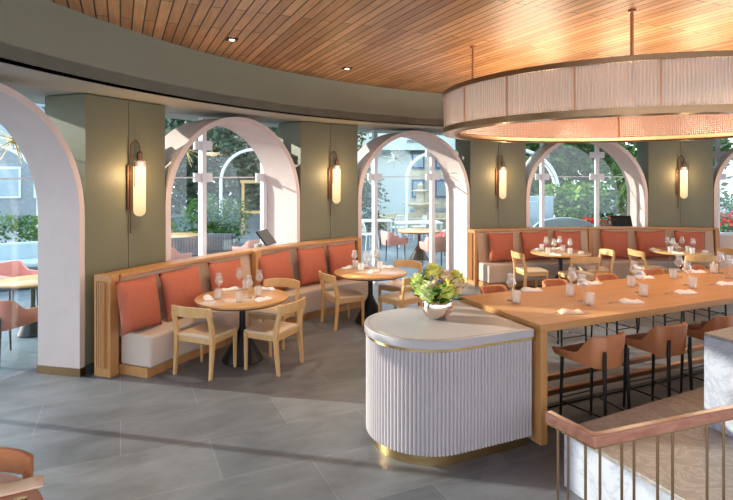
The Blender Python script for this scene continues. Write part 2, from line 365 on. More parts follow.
# ------------------------------------------------------------------ curved banquettes
def banquette(name, label, aL, aR, endL, endR, div=()):
    t = thing(name, label, 'banquette', (0, 0, 0), 0, 'upholstered banquettes along the curved wall')
    lo, hi = min(aL, aR), max(aL, aR)
    seg = max(12, int((hi - lo) * 2))
    MB().arc([(8.27, 0), (8.86, 0), (8.86, .105), (8.27, .105)], lo, hi, seg).build('plinth', M['oak'], t)
    cuts = [lo] + sorted(div) + [hi]
    for k in range(len(cuts) - 1):
        a0, a1 = cuts[k] + (.35 if k else .02), cuts[k + 1] - (.35 if k < len(cuts) - 2 else .02)
        s2 = max(10, int((a1 - a0) * 2))
        MB().arc([(8.22, .105), (8.66, .105), (8.66, .47), (8.22, .455)], a0, a1, s2).build('seat', M['linen'], t, .03, seg=3)
        MB().arc([(8.59, .40), (8.72, .40), (8.76, 1.045), (8.68, 1.055)], a0 + .1, a1 - .1, s2).build('backrest', M['backlinen'], t, .015)
    MB().arc([(8.74, .10), (8.86, .10), (8.86, 1.07), (8.76, 1.07)], lo, hi, seg).build('back_panel', M['oak'], t)
    MB().arc([(8.64, 1.06), (8.87, 1.06), (8.87, 1.10), (8.64, 1.10)], lo, hi, seg).build('top_rail', M['oak'], t, .004)
    for a, e in ((aL, endL), (aR, endR)):
        if not e: continue
        dr = (.8 if a == 158.05 else .45 if a == hi else -.45)
        p = MB(); rf = 8.62 if a != 158.05 else 8.65; a = 158.2 if a == 158.05 else a; b = sorted((a, a + dr))
        p.arc([(rf, 0), (8.88, 0), (8.88, 1.105), (rf, 1.105)], b[0], b[1], 1)
        o = p.build('end_panel', M['oak'], t, .003)
        s = MB()
        for k in range(5): 
            r0 = rf + .06 + k * (8.86 - rf - .08) / 5
            aa = b[1] if dr > 0 else b[0]; s.arc([(r0, .10), (r0 + .013, .10), (r0 + .013, 1.04), (r0, 1.04)], aa, aa + (.22 if dr > 0 else -.22), 1)
        s.build('slats', M['oak'], t)
    for a in div:
        MB().arc([(8.56, .47), (8.87, .47), (8.87, 1.105), (8.56, 1.105)], a - .33, a + .33, 2).build('divider', M['oak'], t, .003)
    return t
banquette('banquette', 'long curved oak banquette with pale seat running under the wide arched window', 158.05, 129.2, True, True, (143.3,))
banquette('banquette', 'curved oak banquette with pale seat against the pier beside the glazed doorway', 111.0, 94.25, True, True)
banquette('banquette', 'curved oak banquette with tan seat under the far half of the back window', 93.85, 77.4, True, True)

def pillow_mb(S=.25, T=.085, n=12):
    m = MB(); vs = []; fs = []
    for side in (1, -1):
        for i in range(n + 1):
            for j in range(n + 1):
                u = -1 + 2 * i / n; v = -1 + 2 * j / n
                x = S * u * (1 - .07 * (1 - v * v) * u * u); z = S * v * (1 - .07 * (1 - u * u) * v * v)
                h = T * (max(0, (1 - u * u) * (1 - v * v))) ** .42
                vs.append((x, side * h, z + S))
    q = (n + 1) ** 2
    for s in range(2):
        for i in range(n):
            for j in range(n):
                a = s * q + i * (n + 1) + j; fs.append([a, a + 1, a + n + 2, a + n + 1] if s else [a, a + n + 1, a + n + 2, a + 1])
    return m.add(vs, fs)
def mk_pillow():
    b = pillow_mb(); me = b
    o = me.build('cushion', M['terracotta'])
    bm = bmesh.new(); bm.from_mesh(o.data); bmesh.ops.remove_doubles(bm, verts=bm.verts, dist=.0008); bmesh.ops.recalc_face_normals(bm, faces=bm.faces); bm.to_mesh(o.data); bm.free()
    o['category'] = 'cushion'; return o
PIL = Kind(mk_pillow)
cush = [(139, 'terracotta cushion nearest the slatted end panel of the long banquette', .04, 0),
        (184, 'terracotta cushion second from the slatted end panel of the long banquette', -.05, 0),
        (227, 'terracotta cushion just before the divider of the long banquette', .03, 0),
        (277, 'terracotta cushion just past the divider of the long banquette', -.06, 0),
        (312, 'terracotta cushion in the middle of three under the pier lamp on the long banquette', .05, 0),
        (343, 'terracotta cushion nearest the glazed doorway on the long banquette', 0, 0),
        (501, 'terracotta cushion nearest the doorway on the middle banquette', .05, 1), (536, 'terracotta cushion in the middle of the banquette beside the doorway', -.03, 1),
        (568, 'terracotta cushion at the far end of the banquette beside the doorway', .02, 1),
        (614, 'terracotta cushion beside the junction of the two back banquettes, on the farther one', .06, 1), (652, 'terracotta cushion in the middle of the farthest banquette', -.04, 1),
        (690, 'terracotta cushion at the outer end of the farthest banquette', .03, 1)]
for px, lab, jig, b in cush:
    a = ang(px, 8.50); x, y = P(a, 8.44)
    o = PIL.put((x, y, .478), R(a - 90), lab, 'terracotta cushions on the banquettes', (1.22, 1.1, 1.16))
    o.rotation_mode = 'XYZ'; o.rotation_euler = (R(-12), jig, R(a - 90) + jig)

# ------------------------------------------------------------------ dining chair (faces local +y)
def mk_chair():
    t = thing('dining_chair', 'x', 'chair')
    w, d = .235, .215
    f = MB()
    f.box((0, d - .02, .395), (2 * w - .03, .024, .065)).box((0, -d + .02, .395), (2 * w - .03, .024, .065))
    for s in (-1, 1): f.box((s * (w - .02), 0, .395), (.024, 2 * d - .03, .065))
    f.build('seat_frame', M['chairwood'], t, .004)
    vs = []; n = 8; loops = []
    for k in range(n + 1):
        y = -d + .0 + (2 * d + .01) * k / n; sag = .010 * (1 - ((k / n) * 2 - 1) ** 2); hw = w + .004
        loops.append([(-hw, y, .425), (hw, y, .425), (hw, y, .452), (hw * .5, y, .462 - sag * .6), (0, y, .462 - sag), (-hw * .5, y, .462 - sag * .6), (-hw, y, .452)])
    MB().loft(loops).build('seat', M['padlight'], t, .006)
    for s in (-1, 1):
        lp = [[(s * w + a * .020 * k, d - .015 + b * .020 * k, z) for a, b in ((-1, -1), (1, -1), (1, 1), (-1, 1))] for z, k in ((0, .72), (.43, 1.0))]
        MB().loft(lp).build('leg', M['chairwood'], t, .004)
        lp = []
        for z, yy, kx, ky in ((0, -d - .03, .75, .9), (.25, -d - .005, 1, 1.1), (.43, -d + .005, 1.05, 1.3), (.56, -d - .012, 1, 1.25), (.70, -d - .055, .9, 1.0)):
            lp.append([(s * (w + .006) + a * .020 * kx, yy + b * .021 * ky, z) for a, b in ((-1, -1), (1, -1), (1, 1), (-1, 1))])
        MB().loft(lp).build('leg', M['chairwood'], t, .004)
    loops = []; n = 18
    for k in range(n + 1):
        u = -1 + 2 * k / n; x = u * (w + .03); yb = -d - .035 - .085 * (1 - abs(u) ** 2.2)
        hh = .058 - .012 * abs(u) ** 3; zc = .725 + .006 * (1 - u * u); th = .013 + .006 * abs(u) ** 4
        loops.append([(x, yb - th, zc - hh), (x, yb + th, zc - hh), (x * .985, yb + th - .014, zc + hh), (x * .985, yb - th - .014, zc + hh)])
    MB().loft(loops).build('backrest', M['chairwood'], t, .005)
    return t
CH = Kind(mk_chair)
G1 = 'pale oak dining chairs'
def chair(x, y, fx, fy, lab): return CH.put((x, y, 0), face(fx, fy), lab, G1)
# ------------------------------------------------------------------ round pedestal tables
def mk_round():
    t = thing('round_table', 'x', 'table')
    MB().lathe([(0, 0), (.235, 0), (.24, .012), (.05, .36), (.038, .40), (0, .40)], 32).build('base', M['black'], t)
    MB().lathe([(0, .38), (.036, .38), (.036, .705), (0, .705)], 16).build('pole', M['black'], t)
    MB().lathe([(0, .70), (.505, .70), (.53, .722), (0, .722)], 48).build('apron', M['darkgrey'], t)
    MB().lathe([(0, .722), (.54, .722), (.545, .728), (.545, .746), (.54, .75), (0, .75)], 56).build('tabletop', M['roundwood'], t)
    return t
RT = Kind(mk_round)
T1, T2, T3, T4 = (-1.48, 6.50), (.06, 8.20), (3.65, 10.25), (6.02, 10.45)
G2 = 'round oak pedestal tables'
RT.put((*T1, 0), .3, 'round oak table at the long banquette, nearer the entrance archway', G2)
RT.put((*T2, 0), .9, 'round oak table at the long banquette, nearer the glazed doorway', G2)
RT.put((*T3, 0), 1.4, 'round oak table in front of the banquette beside the doorway pier', G2)
RT.put((*T4, 0), .1, 'round oak table in front of the farthest banquette', G2)
chair(-1.80, 6.15, .38, .92, 'pale oak chair with padded seat nearest the slatted end of the long banquette')
chair(-1.08, 6.28, -.90, .43, 'pale oak chair at the archway-side round table with its back towards the fluted counter')
chair(-1.22, 7.12, -.28, -.96, 'pale oak chair on the far side of the archway-side round table, facing the room')
chair(-.34, 8.05, .88, .47, 'pale oak chair drawn up beside the third and fourth cushions at the doorway-side round table')
chair(.50, 7.90, -.72, .69, 'pale oak chair at the doorway-side round table with its back towards the flower bowl')
chair(.52, 8.75, -.62, -.78, 'pale oak chair on the doorway side of the round table nearest the doorway')
chair(3.06, 10.12, 1, .12, 'pale oak chair beside the table of the doorway-pier banquette, on its doorway side')
chair(3.76, 9.72, -.12, 1, 'pale oak chair, back to the long table, at the doorway-pier banquette table')
chair(4.28, 10.28, -.95, -.05, 'pale oak chair between the two tables under the back window, at the nearer one')
chair(5.38, 10.38, 1, .08, 'pale oak chair between the two tables under the back window, at the farther one')
chair(5.92, 9.90, .05, 1, 'pale oak chair with its back to the long table, at the farthest round table')
chair(6.66, 10.42, -1, -.1, 'pale oak chair at the outermost side of the farthest round table')

# ------------------------------------------------------------------ bucket seats (stools inside, armchairs on the terrace)
def bucket(t, w, d, zb, zarm, zback, m, legs, legm, zs, wb=None, spread=.0):
    wb = wb or w * .86; th = .035; n = 40; outs = []; rc = .12
    pts = []                                             # U path from one front end round the back to the other
    for k in range(12): pts.append((-w / 2 + (w - wb) / 2 * (k / 12) ** 2, d / 2 - (d - rc) * k / 12, 0))
    for k in range(9):
        a = pi + pi / 2 * k / 8; pts.append((-wb / 2 + rc + rc * cos(a), -d / 2 + rc + rc * sin(a), 0))
    for k in range(1, 8): pts.append((-wb / 2 + rc + (wb - 2 * rc) * k / 8, -d / 2, 0))
    right = [(-x, y, 0) for x, y, _ in pts[:21]][::-1]; path = pts + right; L = len(path); loops = []
    for i, (x, y, _) in enumerate(path):
        b = min(1, max(0, (d / 2 - y) / d)); s = max(0, min(1, (b - .50) / .36)); s = s * s * (3 - 2 * s)
        zt = zarm + .02 * b + (zback - zarm - .02) * s
        cx, cy = x * (1 - th * 2 / w), (y + d / 2 - th * 1.0) * (1 - th / d) - d / 2 + th if y > -d / 2 + .01 else y + th
        cy = y + th * max(0, min(1, 1 - (y + d / 2) / rc))
        k = .045 * (zt - zb) / .25; nx, ny = x * (1 + k * 1.2), y - k * .35 * b
        z0 = zb + .03 * (1 - b)
        ci = (cx * (1 + k), cy - k * .3 * b)
        loops.append([(x * .93, y * .96, z0), (x, y, z0 + .04), (nx, ny, zt - .012), (nx * .985, ny + .006, zt), (ci[0], ci[1], zt - .004), (cx, cy, z0 + .05), (cx * .93, cy * .96, z0)])
    MB().loft(loops).build('shell', m, t, 0, 60)
    sb = MB(); lp = []
    for k in range(9):
        y = -d / 2 + .05 + (d - .04) * k / 8; ww = (wb + (w - wb) * k / 8) / 2 - .022 - (.03 if k in (0, 8) else 0)
        lp.append([(-ww, y, zb + .015), (ww, y, zb + .015), (ww, y, zs - .02), (ww * .8, y, zs), (-ww * .8, y, zs), (-ww, y, zs - .02)])
    sb.loft(lp).build('seat', m, t, .008)
    fx, fy, bx, by = w / 2 - .05, d / 2 - .05, wb / 2 - .05, -d / 2 - .008
    for s in (-1, 1):
        MB().tube([(s * fx, fy - .02, zb + .04), (s * (fx + .005 + spread), fy + spread, 0)], [.016, .011], 10).build('leg', legm, t)
        MB().tube([(s * bx, by - .012, zb + .16), (s * bx, by - .008, zb + .05), (s * (bx + .012 + spread), by - .03 - spread, 0)], [.014, .017, .011], 10).build('leg', legm, t)
    if legs == 'stool':
        r = MB(); zz = .20
        for s in (-1, 1): r.tube([(s * fx, fy, zz), (s * bx, by - .02, zz)], .008, 6)
        r.build('stretcher', legm, t); MB().tube([(-fx, fy - .005, zz + .03), (fx, fy - .005, zz + .03)], .007, 8).build('foot_rest', legm, t)
    return t
def mk_stool(): return bucket(thing('bar_stool', 'x', 'stool'), .47, .46, .585, .675, .86, M['stoolleather'], 'stool', M['black'], .655, .37)
ST = Kind(mk_stool)
NC = (1.406, 4.39)                                       # near corner of the long table on the plan
def tp(al, pe): return (NC[0] + LD[0] * al + SD[0] * pe, NC[1] + LD[1] * al + SD[1] * pe)
TW, TL, TH = 1.16, 5.4, .988
for i, al in enumerate((.66, 1.45, 2.25, 3.05, 3.85)):
    x, y = tp(al, .10); ST.put((x, y, 0), face(*SD) + (.03, -.02, .02, 0, .01)[i], 'caramel leather bar stool, %s from fluted counter, stone ledge side of long table' % ORD[i], 'caramel bar stools at the long table')
for i, al in enumerate((1.0, 1.95, 2.85, 3.75, 4.65)):
    x, y = tp(al, TW + .60); ST.put((x, y, 0), face(-SD[0], -SD[1]) + (.05, -.04, .03, .0, .02)[i], 'caramel leather bar stool, %s from fluted counter, window side of long table' % ORD[i], 'caramel bar stools at the long table')

# ------------------------------------------------------------------ long table (local x along, y across)
lt = thing('communal_table', 'long high oak communal table with thick slab ends beside the fluted counter', 'table', (NC[0], NC[1], 0), LA)
MB().box((TL / 2, TW / 2, TH - .03), (TL, TW, .06)).build('tabletop', M['tablewood'], lt, .004)
for x in (.035, TL - .035): MB().box((x, TW / 2, (TH - .06 + .015) / 2), (.07, TW - .004, TH - .075)).build('end_panel', M['oak'], lt, .003)
for y in (.46, .74): MB().box((TL / 2, y, .20), (TL - .15, .05, .05)).build('foot_rail', M['copper'], lt, .004)
MB().box((TL / 2, TW / 2, .0075), (TL - .2, .05, .015)).build('floor_rail', M['black'], lt)

# ------------------------------------------------------------------ fluted counter with stone top
c0 = tp(-.055, .02)
ct = thing('fluted_counter', 'rounded counter with fluted lilac white sides, pale stone top and brass plinth', 'counter', (c0[0], c0[1], 0), LA)
CR = .522; CC = (-.69, CR); ZI = .962
def dshape(r, n=40, x1=0.0):
    p = [(x1, CC[1] - r), (x1, CC[1] + r)] + [(CC[0] + r * cos(a), CC[1] + r * sin(a)) for a in [pi / 2 + pi * k / n for k in range(n + 1)]]
    return p
MB().prism(dshape(CR, 60), ZI - .065, ZI).build('stone_top', M['counter'], ct, .004)
ins = MB(); q = dshape(CR - .035, 60, -.03); ins.prism(q, ZI - .004, ZI + .0006); ins.build('inlay_line', M['brass'], ct)
MB().prism(dshape(CR - .040, 60, -.035), ZI - .003, ZI + .0012).build('inner_top', M['counter'], ct)
MB().prism(dshape(CR - .018, 60), ZI - .092, ZI - .065).build('brass_band', M['brass'], ct)
fl = []; r0 = CR - .03; per = []                         # fluting
npit = .031; s0 = 0.69; total = s0 * 2 + pi * r0; cnt = int(total / npit)
for k in range(cnt * 6 + 1):
    s = total * k / (cnt * 6); ph = (k % 6) / 6; off = .017 * (abs(sin(pi * ph)) ** .7); 
    if s < s0: x, y, nx, ny = -s, CC[1] + r0, 0, 1
    elif s < s0 + pi * r0:
        a = pi / 2 + (s - s0) / r0; x, y, nx, ny = CC[0] + r0 * cos(a), CC[1] + r0 * sin(a), cos(a), sin(a)
    else: x, y, nx, ny = CC[0] + (s - s0 - pi * r0), CC[1] - r0, 0, -1
    fl.append((x + nx * off, y + ny * off))
MB().prism(fl, .095, ZI - .09).build('fluted_body', M['flute'], ct, 0, 50)
MB().prism(dshape(CR - .062, 60, -.02), 0, .098).build('plinth', M['brass'], ct)

# ------------------------------------------------------------------ flowers in a rose gold bowl
VX, VY = at(437, 318, ZI); ZV = ZI + .0015
tag(MB().lathe([(0, 0), (.055, 0), (.10, .02), (.132, .065), (.14, .11), (.132, .155), (.105, .19), (.098, .192), (.125, .152), (.132, .11), (.12, .06), (.09, .025), (0, .012)], 40).build('flower_bowl', M['rose']),
    'shiny round rose gold bowl holding the bouquet on the fluted counter', 'vase').location = (VX, VY, ZV)
def bloom_mb(r, n, petal, tight):
    m = MB()
    for k in range(n):
        z = 1 - 1.5 * (k + .5) / n; a = k * 2.39996; q = sqrt(max(0, 1 - z * z)); d = Vector((q * cos(a), q * sin(a), z))
        u = d.cross(Vector((0, 0, 1)) if abs(z) < .95 else Vector((1, 0, 0))).normalized(); w = d.cross(u)
        p = d * r * tight; e = (d + Vector((random.gauss(0, .13), random.gauss(0, .13), random.gauss(0, .13)))) * r * random.uniform(.86, 1.16); s = petal * r
        m.add([p - u * s * .6, p + u * s * .6, e + u * s + w * s * .3, e * 1.03 + w * s * .6, e - u * s + w * s * .3], [(0, 1, 2, 3, 4)])
    return m
ico = MB()
def core(m, r):
    pr = [(r * sin(pi * k / 8), -r * cos(pi * k / 8)) for k in range(9)]; return m.lathe(pr, 10)
def mk_flower(name, mm, r, n, pt, tg):
    def f():
        b = bloom_mb(r, n, pt, tg); core(b, r * .8); o = b.build(name, M[mm], smooth=0); o['category'] = 'flower'
        s = MB().tube([(0, 0, -r * .5), (0, 0, -.09)], .004, 5).build('stem', M['leafE'], o); return o
    return Kind(f)
MUMG, MUMY = mk_flower('chrysanthemum', 'mum', .075, 110, .26, .45), mk_flower('chrysanthemum', 'mumyel', .075, 110, .26, .45)
ROS, THI = mk_flower('rose', 'peach', .055, 40, .5, .75), mk_flower('thistle', 'thistle', .022, 60, .25, .5)
flw = [(MUMG, -.165, -.02, .335, .95, 'pale green chrysanthemum low on the window-table side of the bouquet'), (MUMY, -.02, .03, .425, 1.0, 'yellow green chrysanthemum crowning the bouquet'),
       (MUMG, -.115, -.11, .27, 1.1, 'large pale green chrysanthemum hanging low over the bowl rim'), (MUMY, .075, -.12, .275, 1.1, 'large lime yellow chrysanthemum at the front of the bouquet'),
       (MUMY, .175, .03, .35, 1.0, 'yellow chrysanthemum on the long-table side of the bouquet'),
       (ROS, .075, -.01, .395, 1.05, 'peach rose high beside the crowning chrysanthemum'), (ROS, .165, -.06, .305, 1.0, 'peach rose low on the long-table side of the bouquet'),
       (ROS, -.03, -.09, .34, .9, 'cream peach rose in the middle of the bouquet'), (ROS, .235, .03, .30, .7, 'small peach rose outermost towards the long table'),
       (THI, -.13, .0, .405, 1, 'blue thistle highest on the round-table side of the bouquet'), (THI, -.06, -.08, .395, 1, 'blue thistle below the crowning chrysanthemum'),
       (THI, .01, -.12, .35, 1.15, 'blue thistle between cream rose and lime chrysanthemum'), (THI, .0, .05, .48, .9, 'blue thistle topmost in the bouquet')]
for K, dx, dy, dz, s, lab in flw:
    dz = .03 + dz * .83; dx *= .95
    o = K.put((VX + dx, VY + dy, ZV + dz), random.uniform(0, 6), lab, 'flowers in the rose gold bowl', (s, s, s)); o.rotation_euler = (dy * -2.2, dx * 2.2, random.uniform(0, 6))
lf = MB()
for k in range(170):
    a = random.uniform(0, 2 * pi); el = random.uniform(-.18, .7); L = random.uniform(.16, .265); b = Vector((random.uniform(-.06, .06), random.uniform(-.06, .06), .17 + random.uniform(0, .06)))
    d = Vector((cos(a) * cos(el), sin(a) * cos(el), sin(el))); u = d.cross(Vector((0, 0, 1))).normalized(); w = random.uniform(.020, .036); nrm = u.cross(d)
    p0 = b + d * .05; p1 = b + d * L * .6 + nrm * .012; p2 = b + d * L - Vector((0, 0, .02)) + Vector((0, 0, .05))
    lf.add([p0, p1 + u * w, p2, p1 - u * w, p1 - nrm * .004], [(0, 1, 4), (1, 2, 4), (2, 3, 4), (3, 0, 4)])
o = tag(lf.build('bouquet_leaves', M['leafE'], smooth=0), 'glossy green leaves spilling from the rose gold bowl', 'leaves', kind='stuff'); o.location = (VX, VY, ZV)

# ------------------------------------------------------------------ table settings
def mk_wine():
    pr = [(r_ * 1.13, z_ * 1.06) for r_, z_ in [(0, 0), (.036, 0), (.036, .003), (.010, .008), (.0045, .02), (.004, .09), (.006, .105), (.022, .125), (.042, .150), (.0435, .158), (.034, .195), (.029, .215), (.033, .245), (.0315, .245), (.0275, .215), (.032, .195), (.0415, .158), (.040, .151), (.020, .128), (0, .12)]]
    o = MB().lathe(pr, 28).build('wine_glass', M['wineglass'], None, 0, 25); o['category'] = 'glass'; return o
def mk_tumbler():
    o = MB().lathe([(0, 0), (.036, 0), (.038, .004), (.045, .115), (.042, .115), (.034, .018), (0, .015)], 12).build('tumbler', M['tumblerglass'], None, 0, 20); o['category'] = 'glass'; return o
def mk_napkin(m='white'):
    loops = []
    for k in range(9):
        x = -.105 + .21 * k / 8; w = .045 + .010 * (k / 8); h = .030 + .010 * sin(k * .9) if 0 < k < 8 else .014
        loops.append([(x, -w, 0), (x, w, 0), (x, w * .97, h * .55), (x, w * .35, h), (x, -w * .5, h * .85), (x, -w * .98, h * .4)])
    o = MB().loft(loops).build('napkin', M[m], None, .003, 60); o['category'] = 'napkin'; return o
def mk_fork():
    o = MB().box((.0, 0, .003), (.13, .008, .004)).box((.085, 0, .004), (.04, .022, .003)).build('fork', M['silver'], None, .001); o['category'] = 'fork'; return o
WG, TU, NK, FK = Kind(mk_wine), Kind(mk_tumbler), Kind(mk_napkin), Kind(mk_fork)
NKP = Kind(lambda: mk_napkin('napkinpeach'))
def settle(items, cen=None, rad=None):
    rr = {'w': .048, 't': .045, 'n': .075}
    for it in range(200):
        for i in range(len(items)):
            for j in range(i):
                A, B = items[i], items[j]; dx, dy = A[1] - B[1], A[2] - B[2]; d = hypot(dx, dy) or 1e-4; need = rr[A[0]] + rr[B[0]]
                if d < need:
                    k = (need - d) / 2 / d; A[1] += dx * k; A[2] += dy * k; B[1] -= dx * k; B[2] -= dy * k
        if cen:
            for A in items:
                dx, dy = A[1] - cen[0], A[2] - cen[1]; d = hypot(dx, dy); lim = rad - rr[A[0]] - .015
                if d > lim: A[1] = cen[0] + dx * lim / d; A[2] = cen[1] + dy * lim / d
def lay(items, z, namer, grp, nrot):
    for kind, x, y, key in items:
        if kind == 'w': WG.put((x, y, z), 0, namer('wine glass', key), grp + ': wine glasses')
        elif kind == 't': TU.put((x, y, z), random.uniform(0, 1), namer('tumbler', key), grp + ': water tumblers')
        else: (NKP if key == ('near', 0) else NK).put((x, y, z), nrot(x, y), namer('napkin', key), grp + ': napkins')
LW = [(512, 301, ('far', 0)), (572, 293.5, ('far', 1)), (634, 285, ('far', 2)), (679, 277, ('far', 3)), (720, 272.8, ('far', 4)), (582, 301.5, ('near', 0)), (639, 292.6, ('near', 1)), (687, 285, ('near', 2)), (729, 278, ('near', 3))]
LT = [(515.5, 302.5, ('far', 0)), (570, 296, ('far', 1)), (631, 286.5, ('far', 2)), (673, 278.5, ('far', 3)), (714, 273, ('far', 4)), (589.6, 304.7, ('near', 0)), (643.5, 296, ('near', 1)), (692.7, 288, ('near', 2)), (737, 281, ('near', 3))]
LN = [(529, 290, ('far', 0)), (583, 282, ('far', 1)), (628, 275, ('far', 2)), (682, 270, ('far', 3)), (724, 265, ('far', 4)), (571, 313, ('near', 0)), (631, 302.5, ('near', 1)), (685, 293, ('near', 2)), (727, 284.5, ('near', 3))]
items = [[k, *at(px, py, TH), key] for k, L in (('w', LW), ('t', LT), ('n', LN)) for px, py, key in L]
settle(items)
for it in items:                                          # keep everything on the board
    dx, dy = it[1] - NC[0], it[2] - NC[1]; al = dx * LD[0] + dy * LD[1]; pe = dx * SD[0] + dy * SD[1]
    pe = min(TW - .09, max(.11, pe)); al = min(TL - .1, max(.1, al)); it[1], it[2] = tp(al, pe)
settle(items)
def nm_long(what, key):
    side = 'window side' if key[0] == 'far' else 'stone ledge side'
    adj = {'wine glass': 'wine glass', 'tumbler': 'water tumbler', 'napkin': 'napkin'}[what]
    return '%s at %s setting from the flower bowl, %s of long table' % (adj, ORD[key[1]], side)
lay(items, TH, nm_long, 'long table', lambda x, y: LA + random.uniform(-.35, .1))
for it in items:
    if it[0] == 'n' and it[3][0] == 'near':
        ox, oy = -LD[0] * .125 + SD[0] * .06, -LD[1] * .125 + SD[1] * .06
        FK.put((it[1] + ox, it[2] + oy, TH), LA + pi + .1, 'steel fork at %s setting from the flower bowl, stone ledge side of long table' % ORD[it[3][1]], 'long table: forks')
def small(cen, ws, ts, ns, where):
    its = [[k, *at(px, py, .75), i] for k, L in (('w', ws), ('t', ts), ('n', ns)) for i, (px, py) in enumerate(L)]
    settle(its, cen, .545)
    seat = []
    def nm(what, i): return names[(what, i)]
    names = {}
    for kd, what, adj in (('w', 'wine glass', 'wine glass'), ('t', 'tumbler', 'water tumbler'), ('n', 'napkin', 'white napkin')):
        L = sorted([it for it in its if it[0] == kd], key=lambda it: atan2(it[1] - cen[0], it[2] - cen[1]) % (2 * pi))
        L = sorted([it for it in its if it[0] == kd], key=lambda it: it[1])
        for n, it in enumerate(L):
            names[(what, it[3])] = '%s, %s from the archway side, round table %s' % (adj, ORD[n], where)
    lay(its, .75, nm, 'round table ' + where, lambda x, y: atan2(y - cen[1], x - cen[0]) + pi / 2 + random.uniform(-.2, .2))
small(T1, [(219, 295), (238, 288), (249, 298), (260, 291)], [(217, 299), (239, 302), (258, 296), (245, 289)], [(209, 299), (226, 286), (263, 300), (272, 288)], 'by the archway')
small(T2, [(351, 265), (366, 268), (377, 263), (370, 261)], [(353, 268), (361, 271), (369, 265.5), (380, 269)], [(342, 267), (357, 262), (374, 272), (393, 266)], 'by the doorway')
small(T3, [(546, 250.5), (554, 253), (559, 249.5), (570, 252.5)], [(542, 250), (548, 254), (563, 251), (570, 254.5)], [(533, 250), (555, 256), (581, 253), (556, 247)], 'under near half of back window')
small(T4, [(667, 250.5), (673, 252), (682, 250.5), (692, 252)], [(666, 254), (689, 252), (693, 254.5), (676, 249)], [(652, 250), (676, 255), (674, 247), (705, 252)], 'under far half of back window')

# ------------------------------------------------------------------ ring chandelier of glass rods
RCX, RCY, RR, Z0, Z1 = 3.25, 6.87, 2.25, 2.765, 3.255
chd = thing('ring_chandelier', 'huge round bronze chandelier hung with close glass rods above the long table', 'chandelier', (RCX, RCY, 0))
def ring(prof, n=120): return MB().arc(prof, 0, 360, n, (0, 0), True)
ring([(RR - .05, Z1 - .05), (RR + .02, Z1 - .05), (RR + .02, Z1), (RR - .05, Z1)]).build('top_rim', M['bronze'], chd)
ring([(RR - .20, Z0 - .012), (RR - .17, Z0 - .03), (RR + .02, Z0 - .03), (RR + .02, Z0 + .035), (RR - .02, Z0 + .035), (RR - .06, Z0 + .005), (RR - .20, Z0 + .005)]).build('bottom_rim', M['bronze'], chd)
ring([(RR - .22, Z0), (RR - .19, Z0), (RR - .19, Z0 + .03), (RR - .22, Z0 + .03)]).build('inner_rim', M['bronze'], chd)
ring([(RR - .15, Z0 + .006), (RR - .10, Z0 + .006), (RR - .10, Z0 + .014), (RR - .15, Z0 + .014)]).build('light_strip', M['led'], chd)
NP = 20; npr = 24
for k in range(NP):
    m = MB()
    for j in range(npr):
        a = 2 * pi * (k + (j + .5) / npr) / NP
        for rr, w in ((RR - .008, .0125), (RR - .040, .0125)):
            cx, cy = rr * cos(a + (.0 if rr > RR - .02 else pi / NP / npr)), rr * sin(a + (.0 if rr > RR - .02 else pi / NP / npr))
            m.tube([(cx, cy, Z0 + .03), (cx, cy, Z1 - .045)], w, 6)
    m.build('rod_panel', M['rod'], chd)
    a = 2 * pi * k / NP
    MB().tube([(RR * cos(a), RR * sin(a), Z0 + .02), (RR * cos(a), RR * sin(a), Z1 - .02)], .008, 6).build('upright', M['copper'], chd)
hr = MB()
for k in range(14):
    z = Z0 + .06 + k * .028; hr.tube([((RR - .060) * cos(2 * pi * j / 96), (RR - .060) * sin(2 * pi * j / 96), z) for j in range(96)], .004, 4, True)
hr.build('hoop_wires', M['copper'], chd)
def ring_az(px, near=True, r=RR - .02):
    s = (px - 366.5) / F; A = 1 + s * s; B = -2 * (s * RCX + RCY); C = RCX ** 2 + RCY ** 2 - r * r; D = sqrt(max(0, B * B - 4 * A * C))
    Y = (-B - D if near else -B + D) / (2 * A); return atan2(Y - RCY, s * Y - RCX)
azs = [ring_az(473, True, RR - .17), ring_az(632, True, RR - .17)]; step = azs[1] - azs[0]
azs += [azs[1] + 1.05, azs[1] + 2.1, azs[1] + 3.15, azs[1] + 4.1]
for a in azs:
    x, y = (RR - .17) * cos(a), (RR - .17) * sin(a)
    q = MB().tube([(x, y, Z1 - .03), (x / (RR - .17) * (RR - .03), y / (RR - .17) * (RR - .03), Z1 - .03)], .012, 8).tube([(x, y, Z1 - .04), (x, y, ZC - .004)], .016, 10).build('hanging_rod', M['copper'], chd)
    MB().lathe([(0, ZC - .02), (.035, ZC - .02), (.035, ZC - .003), (0, ZC - .003)], 16, (x, y, 0)).build('ceiling_cup', M['copper'], chd)
for a in (azs[0], azs[1], azs[2], azs[3], azs[4]):
    MB().tube([((RR - .20) * cos(a), (RR - .20) * sin(a), Z0 + .03), ((RR - .05) * cos(a), (RR - .05) * sin(a), Z1 - .07)], .010, 6).build('brace', M['copper'], chd)

